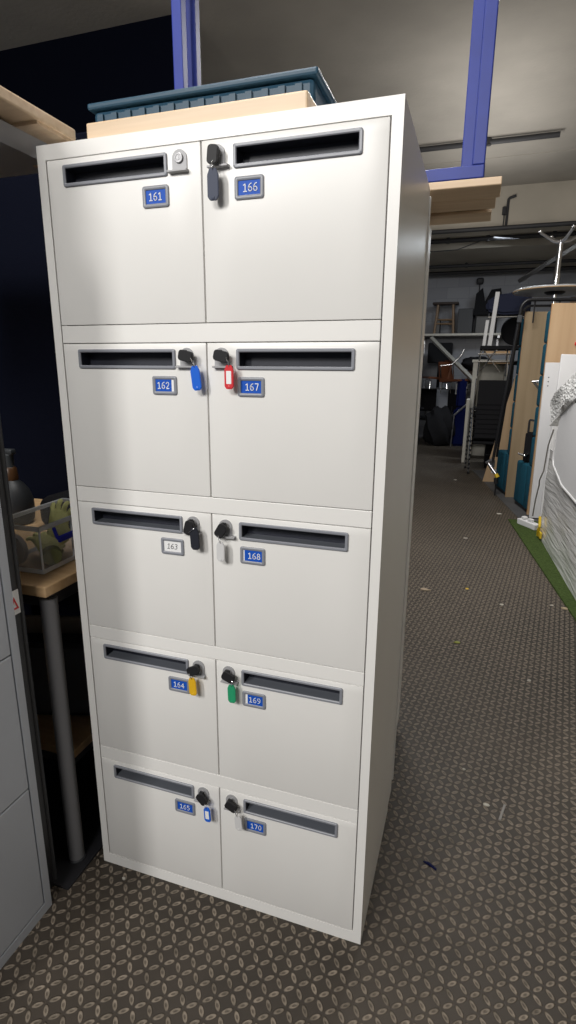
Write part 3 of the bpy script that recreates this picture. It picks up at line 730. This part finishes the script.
# ------------------------------------------------------------------ folding tube rack in front of farther booth
t = thing('tube_trolley', 'black tubular folding trolley leaning beside the farther teal booth', 'trolley', (0, 0, 0))
b = nb(); tube(b, bend([(1.235, 5.95, .30), (1.30, 5.80, 1.2), (1.365, 5.70, 2.16), (1.42, 5.70, 2.215), (2.35, 5.88, 2.215)], .05, 5), .018, 10); obj('main_tube', b, BLACKP, t, True)
b = nb(); tube(b, bend([(1.285, 6.02, .45), (1.37, 5.76, 2.08), (1.43, 5.76, 2.16), (2.35, 5.94, 2.16)], .05, 5), .013, 8); obj('inner_tube', b, BLACKP, t, True)
b = nb(); rbox(b, 1.335, 1.385, 5.68, 5.74, 1.98, 2.06, .008, 2); rbox(b, 1.21, 1.27, 5.92, 5.97, .33, .42, .008, 2); obj('clamp', b, DKGREY, t)
b = nb(); tube(b, [(1.20, 5.93, .37), (1.30, 5.86, .25)], .02, 10); tube(b, [(1.17, 5.95, .38), (1.25, 5.93, .44)], .017, 8); obj('handle', b, STEEL, t, True)
b = nb(); tube(b, [(1.29, 5.868, .262), (1.315, 5.855, .225)], .024, 10); obj('grip_band', b, YELL, t, True, label='yellow band on the handle')
b = nb(); tube(b, [(1.295, 5.855, .22), (1.30, 5.85, .15)], .026, 10); tube(b, [(1.30, 5.85, .15), (1.30, 5.85, .004)], .008, 8); obj('grip', b, BLACKP, t, True)
b = nb(); tube(b, [(1.50, 5.74, 2.215), (1.50, 5.74, 1.98)], .009, 6); tube(b, [(1.75, 5.78, 2.215), (1.75, 5.78, 1.98)], .009, 6); obj('strut', b, BLACKP, t)

# ------------------------------------------------------------------ round tables
def ped_table(loc, rot, label, R_=.55):
    t = thing('round_table', label, 'table', loc, rot)
    b = nb(); lathe(b, [(R_-.01, 0), (R_, .006), (R_, .022), (R_-.012, .028)], 56); obj('tabletop', b, TABLETOPW, t, True)
    b = nb(); tube(b, [(R_*math.cos(2*PI*i/56)*1.0, R_*math.sin(2*PI*i/56), .005) for i in range(56)], .006, 6, closed=True); obj('wood_edge', b, BEECH, t, True)
    b = nb(); lathe(b, [(.10, .028), (.10, .036), (.03, .040)], 24); obj('mounting_plate', b, BLACKP, t, True)
    b = nb(); tube(b, [(0, 0, .036), (0, 0, .20), (0, 0, .22), (0, 0, .58)], [.040, .040, .034, .030], 18); obj('column', b, CHROME, t, True)
    for k in range(4):
        a = .35 + k*PI/2
        b = nb(); tube(b, [(0.0, 0, .56), (.10*math.cos(a), .10*math.sin(a), .575), (.26*math.cos(a), .26*math.sin(a), .66)], [.024, .02, .016], 10)
        lg = obj('leg', b, STEEL, t, True)
        b = nb(); lathe(b, [(.015, -.012), (.022, 0), (.022, .012), (.012, .02)], 12, Matrix.Translation((.262*math.cos(a), .262*math.sin(a), .668))); obj('foot', b, CHROME, lg, True)
    return t
ped_table((1.79, 6.75, 2.41), (0, 0, 0), 'upside-down round pedestal table with chrome column pointing at the ceiling', .48)
t = thing('table_stand', 'chrome pedestal holding the upside-down round table from below', 'pedestal', (1.79, 6.75, 0))
b = nb(); tube(b, [(0, 0, .02), (0, 0, 2.38)], .03, 16); obj('column', b, CHROME, t, True)
b = nb(); lathe(b, [(.09, 2.380), (.12, 2.40), (.12, 2.409)], 24); obj('top_plate', b, BLACKP, t, True)
b = nb(); lathe(b, [(.25, 0), (.25, .012), (.05, .03)], 32); obj('base', b, BLACKP, t, True)
# boards upright behind the table
t = thing('upright_boards', 'grey-brown board standing upright behind the upside-down table', 'board', (2.0, 6.95, 0.0))
b = nb(); rbox(b, .0, .11, 0, .02, 0, 2.37, .002, 1); obj('board', b, WOODSTOOL, t)
t = thing('upright_boards', 'second grey-brown board right of the first behind the upside-down table', 'board', (2.19, 6.95, 0.0))
b = nb(); rbox(b, .0, .12, 0, .02, 0, 2.38, .002, 1); obj('board', b, WOODSTOOL, t)

# ------------------------------------------------------------------ stacked black chairs
def chair(loc, rz, label):
    t = thing('stacking_chair', label, 'chair', loc, (0, 0, rz), 'stacked black chairs')
    b = nb(); rbox(b, -.22, .22, -.22, .22, .43, .475, .018, 2); obj('seat', b, BLKFAB, t)
    b = nb(); rbox(b, -.21, .21, .235, .265, .52, .86, .014, 2, M=Matrix.Translation((0, -.0, 0))); obj('backrest', b, BLKFAB, t)
    for s in (-1, 1):
        b = nb(); x = s*.245
        tube(b, bend([(x, -.24, .012), (x, -.21, .45), (x, .20, .45), (x, .25, .88)], .04), .011, 8); obj('side_frame', b, CHROME, t, True)
        b = nb(); tube(b, [(x, .25, .012), (x, .16, .45)], .011, 8); obj('leg', b, CHROME, t, True)
        b = nb()
        for y in (-.24, .25): tube(b, [(x, y, 0), (x, y, .03)], .015, 8)
        obj('glide', b, BLACKP, t)
    return t
STK = ['lowest', 'second lowest', 'third lowest', 'fourth lowest', 'fifth lowest', 'sixth lowest', 'seventh lowest', 'topmost']
STKN = 8
c0 = chair((1.19, 7.50, .005), PI+.1, 'black chrome-framed stacking chair, lowest in the stack by the aisle')
for k in range(1, STKN):
    dup(c0, loc=(1.19 - .0*k, 7.50 - .012*k, .005 + .068*k), label='black chrome-framed stacking chair, %s in the stack by the aisle' % STK[k])
# chrome framed chair parts on top of stack
t = thing('chrome_stool_frame', 'chrome tube stool frame with pale wood seat lying upside down on the chair stack', 'stool', (1.16, 7.45, 1.41))
b = nb(); rbox(b, -.12, .22, -.14, .14, .29, .325, .006, 2); obj('seat', b, BEECH, t)
b = nb(); rbox(b, -.06, .26, -.12, .1, .15, .185, .006, 2); obj('lower_board', b, BEECH, t)
for k, (x, y) in enumerate(((-.18, -.15), (.20, -.15), (-.18, .15), (.20, .15))):
    b = nb(); tube(b, bend([(x, y, -.02), (x*.95, y, .30), (x*.7, y*.8, .39)], .04), .012, 8); obj('leg', b, CHROME, t, True)
b = nb()
for z in (.18, .28): tube(b, [(-.20, -.16, z), (.28, -.16, z)], .010, 8)
tube(b, [(-.15, -.16, .36), (.10, -.16, .05)], .010, 8); tube(b, [(-.15, -.16, .05), (.05, -.16, .36)], .010, 8)
obj('stretcher', b, CHROME, t, True)
# navy tub chair upside down, black round back, white legs
t = thing('navy_tub_chair', 'dark navy upholstered chair perched on top of the chair stack', 'chair', (1.22, 7.52, 1.80))
b = nb(); tt = bmesh.new()
prism(tt, [(-.20, .46), (-.22, .58), (-.10, .66), (.15, .70), (.36, .70), (.36, .42), (0, .41)], -.2, .2)
bmesh.ops.bevel(tt, geom=tt.edges[:], offset=.03, segments=3, affect='EDGES', clamp_overlap=True); join(b, tt); obj('seat', b, NAVYUP, t, True)
b = nb()
for x, y in ((-.16, -.15), (-.16, .15), (.30, -.15), (.30, .15)): tube(b, [(x*1.1, y*1.1, .0), (x, y, .43)], .010, 8)
tube(b, [(-.17, -.16, .38), (.32, -.16, .38)], .010, 8); obj('chrome_frame', b, CHROME, t, True)
b = nb(); rbox(b, -.24, .34, -.26, .18, -.05, 0, .004, 1); obj('footboard', b, BLKFAB, t)
t = thing('white_chair_leg', 'white square post standing up in front of the navy chair', 'post', (1.10, 7.31, 1.801))
b = nb(); rbox(b, -.028, .028, -.02, .02, 0, .70, .004, 1, M=Matrix.Rotation(.06, 4, 'Y')); obj('post', b, PANELW, t)
t = thing('white_chair_leg', 'shorter white square post left of the taller white post', 'post', (1.025, 7.31, 1.801))
b = nb(); rbox(b, -.022, .022, -.02, .02, 0, .34, .004, 1, M=Matrix.Rotation(.06, 4, 'Y')); obj('post', b, PANELW, t)
t = thing('black_round_back_chair', 'black chair with large round back left of the trolley tubes', 'chair', (1.47, 8.15, .17))
b = nb(); Mb = Matrix.Translation((0, 0, 1.88)) @ Matrix.Rotation(.35, 4, 'Y') @ Matrix.Rotation(PI/2, 4, 'X')
tt = bmesh.new(); lathe(tt, [(.10, -.03), (.20, -.025), (.215, 0), (.20, .025), (.10, .03)], 28, Mb); join(b, tt); obj('backrest', b, BLKFAB, t, True)
b = nb(); rbox(b, -.2, .2, -.2, .2, 1.38, 1.44, .02, 2); obj('seat', b, BLKFAB, t)
b = nb(); tube(b, bend([(0, .03, 1.75), (0, .12, 1.5), (0, 0, 1.41)], .05), .015, 8); tube(b, [(0, 0, 1.41), (0, 0, .95), ], .025, 10)
for k in range(5):
    a = k*2*PI/5; tube(b, [(0, 0, .98), (.25*math.cos(a), .25*math.sin(a), .93)], .018, 6); tube(b, [(.25*math.cos(a), .25*math.sin(a), .93), (.25*math.cos(a), .25*math.sin(a), .90)], .022, 6)
obj('pedestal', b, BLACKP, t, True)
t = thing('black_crate', 'black crate under the round-backed chair behind the chair stack', 'crate', (1.47, 8.15, 0))
b = nb(); rbox(b, -.27, .24, -.27, .27, 0.005, 1.06, .01, 2); obj('shell', b, BLKFAB, t)
for z in (.2, .4, .6, .8, 1.0):
    b = nb(); box(b, -.272, .242, -.274, -.2705, z, z+.01); obj('rib', b, DKGREY, t)

# wooden easel-like wedge
t = thing('wooden_wedge', 'triangular plywood offcut leaning by the foot of the teal booth', 'offcut', (1.17, 6.70, .004), (0, 0, .25))
b = nb(); prism(b, [(0, 0), (.34, 0), (.32, 1.4), (.29, 1.4)], 0, .02, M=Matrix.Rotation(.0, 4, 'X')); obj('board', b, PLY2, t)
b = nb(); box(b, .10, .33, -.004, -.0005, .12, .17); obj('tape', b, PANELW, t)
# white open cabinet on end
t = thing('white_cabinet', 'tall cream cabinet standing behind the chair stack', 'cabinet', (.90, 8.75, 0))
b = nb(); box(b, 0, .08, 0, .45, .0, 1.60); box(b, .50, .535, 0, .45, 0, 1.60); box(b, -.02, .555, -.02, .46, 1.601, 1.64); box(b, .035, .50, .43, .45, 0, 1.60)
obj('carcass', b, CREAMP, t)
b = nb(); box(b, .081, .499, 0.02, .429, .8, .82); box(b, .081, .499, 0.02, .429, .4, .42); obj('shelf', b, CREAMP, t)
t = thing('white_post', 'short cream board leaning upright left of the chair stack', 'board', (.85, 8.25, 0))
b = nb(); rbox(b, 0, .05, 0, .35, 0.002, 1.02, .004, 1); obj('board', b, CREAMP, t)

# ------------------------------------------------------------------ far end
t = thing('wall_shelf', 'long pale shelf on the far wall carrying a stool and black boxes', 'shelf', (-.6, 11.15, 2.15))
b = nb(); rbox(b, 0, 3.6, 0, .54, 0, .045, .003, 1); obj('board', b, CREAMP, t)
b = nb()
for x in (.4, 1.9, 3.3): box(b, x, x+.04, .02, .54, -.05, 0); box(b, x, x+.04, .50, .54, -.35, -.05)
obj('bracket', b, STEEL, t)
t = thing('wooden_stool', 'brown wooden stool standing on the far wall shelf', 'stool', (.24, 11.38, 2.196))
b = nb(); rbox(b, -.26, .26, -.15, .15, .57, .62, .02, 3); obj('seat', b, mat('dark_stool_seat', (.05, .035, .03), .6), t, True)
for sx in (-1, 1):
    for sy in (-1, 1):
        b = nb(); tube(b, [(sx*.19, sy*.13, 0), (sx*.15, sy*.10, .57)], .025, 8); obj('leg', b, WOODSTOOL, t, True)
b = nb()
for z, q in ((.2, .177), (.28, .17)):
    for s in (-1, 1): tube(b, [(-q, s*.115, z), (q, s*.115, z)], .014, 6)
obj('rung', b, WOODSTOOL, t)
b = nb(); rbox(b, .50, .80, 11.25, 11.6, 2.196, 2.68, .01, 1); tag(obj('black_box', b, DKGREY), 'black box next to the wooden stool on the far shelf', 'box')
b = nb(); rbox(b, .84, 1.15, 11.28, 11.6, 2.196, 2.60, .01, 1); tag(obj('black_box', b, BLACKP), 'lower black box behind the black chair on the far shelf', 'box')
b = nb(); rbox(b, .05, .155, 11.3, 11.6, 2.196, 2.5, .01, 1); tag(obj('black_box', b, BLACKP), 'black box beneath the wooden stool on the far shelf', 'box')
t = thing('black_shell_chair', 'black shell chair standing on the far shelf', 'chair', (1.0, 11.2, 2.196))
b = nb(); prism(b, [(-.2, .38), (-.18, .75), (-.06, .86), (.0, .6), (.10, .82), (.28, .84), (.34, .5), (.3, .36)], -.02, .05); rbox(b, -.2, .3, -.03, .35, .34, .39, .02, 2); obj('shell', b, BLKFAB, t)
for x, y in ((-.15, 0), (.25, 0), (-.15, .3), (.25, .3)):
    b = nb(); tube(b, [(x, y, 0), (x, y, .35)], .015, 6); obj('leg', b, BLACKP, t)
t = thing('wall_lamp', 'small dark wall lamp on a thin rod above the far shelf', 'lamp', (.87, 11.66, 2.9))
b = nb(); tube(b, [(0, 0, -.6), (0, 0, .30)], .012, 6); obj('rod', b, PIPE, t)
b = nb(); rbox(b, -.07, .07, -.10, .03, .28, .40, .03, 2); obj('head', b, PIPE, t)
# diagonal beam
t = thing('slanting_beam', 'pale grey plank slanting down from the far shelf over the chair pile', 'plank', (0, 0, 0))
b = nb(); tube(b, [(.02, 10.95, 2.10), (1.02, 10.5, 1.18)], [.045, .045], 4); obj('plank', b, mat('grey_plank', (.30, .29, .26), .6), t)

# pile of office chairs under the shelf
def office_chair(loc, rz, label, seatm, tilt=0):
    t = thing('office_chair', label, 'chair', loc, (tilt, 0, rz), 'office chairs piled under the far shelf')
    b = nb(); rbox(b, -.24, .24, -.23, .23, .45, .53, .03, 2); obj('seat', b, seatm, t)
    b = nb(); rbox(b, -.21, .21, .22, .28, .62, 1.08, .03, 2); obj('backrest', b, BLKFAB, t)
    b = nb(); tube(b, bend([(0, 0, .44), (0, .30, .46), (0, .29, .75)], .05), .018, 8); obj('back_arm', b, BLACKP, t, True)
    b = nb(); tube(b, [(0, 0, .08), (0, 0, .45)], .025, 10); obj('gas_column', b, CHROME, t, True)
    for k in range(5):
        a = k*2*PI/5+.3; c, s = math.cos(a), math.sin(a)
        b = nb(); tube(b, [(0, 0, .11), (.28*c, .28*s, .07)], [.025, .016], 8)
        lg = obj('base_arm', b, BLACKP, t, True)
        b = nb(); lathe(b, [(.02, -.02), (.028, -.01), (.028, .01), (.02, .02)], 12, Matrix.Translation((.28*c, .28*s, .03)) @ Matrix.Rotation(PI/2, 4, 'X') @ Matrix.Rotation(a, 4, 'Y')); obj('castor', b, BLACKP, lg, True)
    for s in (-1, 1):
        b = nb(); tube(b, bend([(s*.24, .05, .50), (s*.29, .05, .52), (s*.29, .05, .70), (s*.29, -.12, .70)], .03), .014, 8); obj('armrest', b, DKGREY, t, True)
    return t
oc = [((.16, 10.9, .002), .6, 'black office chair at the left front of the far pile', BLKFAB),
      ((.78, 10.95, .002), 2.2, 'black office chair in the middle of the far pile', BLKFAB),
      ((1.45, 10.9, .002), 2.8, 'black office chair at the right of the far pile', BLKFAB)]
for l, rz, lab, mm in oc: office_chair(l, rz, lab, mm)
def shell_chair(loc, rz, label, m_, leg=.42):
    t = thing('shell_chair', label, 'chair', loc, (0, 0, rz), 'shell chairs on top of the far pile')
    b = nb(); tt = bmesh.new(); prism(tt, [(-.22, .04), (-.24, 0), (.20, -.03), (.26, .36), (.23, .37), (.17, .02)], -.21, .21)
    bmesh.ops.bevel(tt, geom=tt.edges[:], offset=.008, segments=2, affect='EDGES', clamp_overlap=True); join(b, tt); obj('shell', b, m_, t)
    for x in (-.18, .18):
        b = nb(); tube(b, bend([(x, -.18, -leg), (x*.9, -.16, -.03), (x*.9, .16, -.03), (x, .18, -leg)], .03), .011, 8); obj('leg_frame', b, CHROME, t, True)
    return t
shell_chair((.18, 10.85, 1.30), .4, 'orange-brown shell chair with a red patch at the left of the pile top', ORANGEW, .20)
shell_chair((.55, 10.6, 1.26), 2.6, 'orange-brown shell chair in the middle of the pile top', ORANGEW, .25)
shell_chair((.98, 10.9, 1.25), 1.5, 'dark brown shell chair at the right of the pile top', mat('brown_shell', (.08, .035, .02), .5), .2)
for i, (x, z, lab) in enumerate(((.16, 1.088, 'left'), (.78, 1.088, 'right'))):
    b = nb(); rbox(b, x-.3, x+.28, 10.7, 11.1, z-.0, z+.012, .003, 1); tag(obj('black_board', b, BLACKP), 'thin black board on the %s office chairs under the shell chairs' % lab, 'board')
t = thing('blue_sack', 'blue plastic sack hanging in the middle of the far chair pile', 'sack', (.70, 10.42, .0))
b = nb(); tt = bmesh.new(); box(tt, -.07, .10, -.05, .08, .75, 1.30); bmesh.ops.bevel(tt, geom=tt.edges[:], offset=.04, segments=3, affect='EDGES', clamp_overlap=True); join(b, tt)
tt = bmesh.new(); box(tt, -.10, .22, -.1, .1, .002, .75); bmesh.ops.bevel(tt, geom=tt.edges[:], offset=.04, segments=3, affect='EDGES', clamp_overlap=True)
obj('neck', b, BLUEP, t, True)
obj('body', tt, BLUEP, t, True)
t = thing('black_bin_bags', 'heap of black sacking at the foot of the far pile', 'sack', (.35, 10.3, 0))
b = nb(); tt = bmesh.new(); bmesh.ops.create_icosphere(tt, subdivisions=3, radius=1)
rnd = random.Random(5)
for v in tt.verts:
    k = 1+.12*math.sin(9*v.co.x+5*v.co.z)+rnd.uniform(-.04, .04); v.co = Vector((v.co.x*.30*k, v.co.y*.25*k, max(v.co.z*.42*k+.36, 0)))
join(b, tt); obj('sack', b, BLKFAB, t, True)
b = nb(); tube(b, bend([(.28, 10.3, 1.55), (.50, 10.3, 1.57), (.66, 10.3, 1.74), (.70, 10.3, 1.85)], .08, 6), .018, 10)
tube(b, [(.28, 10.3, 1.55), (.30, 10.5, 1.32)], .012, 8); tube(b, [(.52, 10.3, 1.58), (.54, 10.5, 1.30)], .012, 8)
tag(obj('bent_chrome_tube', b, CHROME, None, True), 'curved chrome chair arm on top of the far pile', 'tube')
b = nb(); tube(b, [(.62, 10.15, .62), (.92, 10.15, .92)], .02, 8); tube(b, [(.62, 10.15, .62), (.60, 10.15, .01)], .012, 8); tube(b, [(.92, 10.15, .92), (.94, 10.15, .01)], .012, 8)
tag(obj('grey_brace', b, STEEL, None, True), 'slanting grey metal brace in front of the blue sack', 'brace')
t = thing('black_upright_seat', 'tall black seat back leaning by the cabinet at the left of the pile', 'chair back', (.20, 10.95, 1.30), (0, 0, 0))
b = nb(); rbox(b, -.25, .25, .28, .34, 0.3, .72, .03, 2); rbox(b, -.03, .03, .3, .33, -.2, .3, .005, 1); obj('pad', b, BLKFAB, t)
t = thing('dark_folded_cloth', 'black folded fabric heap on the right of the far pile', 'cloth', (.98, 10.95, 1.60))
b = nb(); tt = bmesh.new(); bmesh.ops.create_icosphere(tt, subdivisions=3, radius=1)
for v in tt.verts:
    k = 1+.15*math.sin(8*v.co.x+6*v.co.y)+rnd.uniform(-.05, .05); v.co = Vector((v.co.x*.33*k, v.co.y*.2*k, v.co.z*.13*k))
join(b, tt); obj('heap', b, BLKFAB, t, True)
# small white notice at end of rear locker row
t = thing('grey_steel_cupboard', 'grey cupboard edge seen beyond the rear locker on the far left of the aisle', 'cupboard', (-.75, 9.6, 0))
b = nb(); rbox(b, 0, .72, 0, .5, 0, 1.95, .004, 1); obj('carcass', b, DKGREY, t)
b = nb(); box(b, .735-.05, .745-.02, -.012, -.0005, 1.95-.35, 1.93); obj('notice', b, PANELW, t)

# ------------------------------------------------------------------ litter on the floor
LIT = [(1.128, .619, .011, LITW, 'pale paper scrap in the middle of the near floor'), (.96, .306, .012, BLUEP, 'blue plastic sliver on the floor near the locker base'),
       (.755, 2.543, .035, mat('tan_scrap', (.30, .24, .17), .9), 'flattened tan scrap beside the locker row'), (1.031, 2.659, .014, YELL, 'small yellow scrap in the aisle'),
       (1.252, 2.453, .014, LITW, 'small white scrap in the aisle'), (.991, 1.821, .018, mat('olive_scrap', (.22, .24, .05), .9), 'olive green leaf-like scrap in the aisle'),
       (1.319, 4.932, .03, LITW, 'white scrap near the turf corner'), (.809, 6.698, .03, LITW, 'white scrap at the far end of the aisle'),
       (.096, -.036, .006, LITW, 'tiny white crumb in front of the locker'), (1.633, 2.521, .022, mat('tan_leaf', (.35, .28, .18), .9), 'tan crumb beside the turf edge'), (1.05, .78, .006, LITW, 'tiny white crumb behind the pale paper scrap'),
       (1.34, 1.533, .010, LITW, 'small white crumb in the lit part of the aisle'), (1.0, 3.9, .02, LITW, 'small pale crumb in the middle distance of the aisle'), (1.56, 2.55, .012, LITW, 'white crumb left of the tan crumb')]
for i, (x, y, s, m_, lab) in enumerate(LIT):
    b = nb(); rr = random.Random(i); n = 7; pts = [(s*rr.uniform(.6, 1.2)*math.cos(2*PI*k/n), s*.7*rr.uniform(.6, 1.2)*math.sin(2*PI*k/n)) for k in range(n)]
    if i == 1: pts = [(-.022, .007), (-.005, .009), (.02, -.008), (.018, -.013), (.0, -.002)]
    tt = bmesh.new(); prism(tt, pts, 0.0005, .004 + s*.08, 'xy'); join(b, tt)
    tag(obj('litter_scrap', b, m_, None, loc=(x, y, 0)), lab, 'litter')
b = nb(); rbox(b, -.004, .004, -.04, .04, .001, .006, .001, 1); tag(obj('cable_tie', b, mat('grey_tie', (.2, .19, .18), .6), None, loc=(1.18, .60, 0), rot=(0, 0, -.25)), 'grey strip lying on the near floor right of the paper scrap', 'litter')
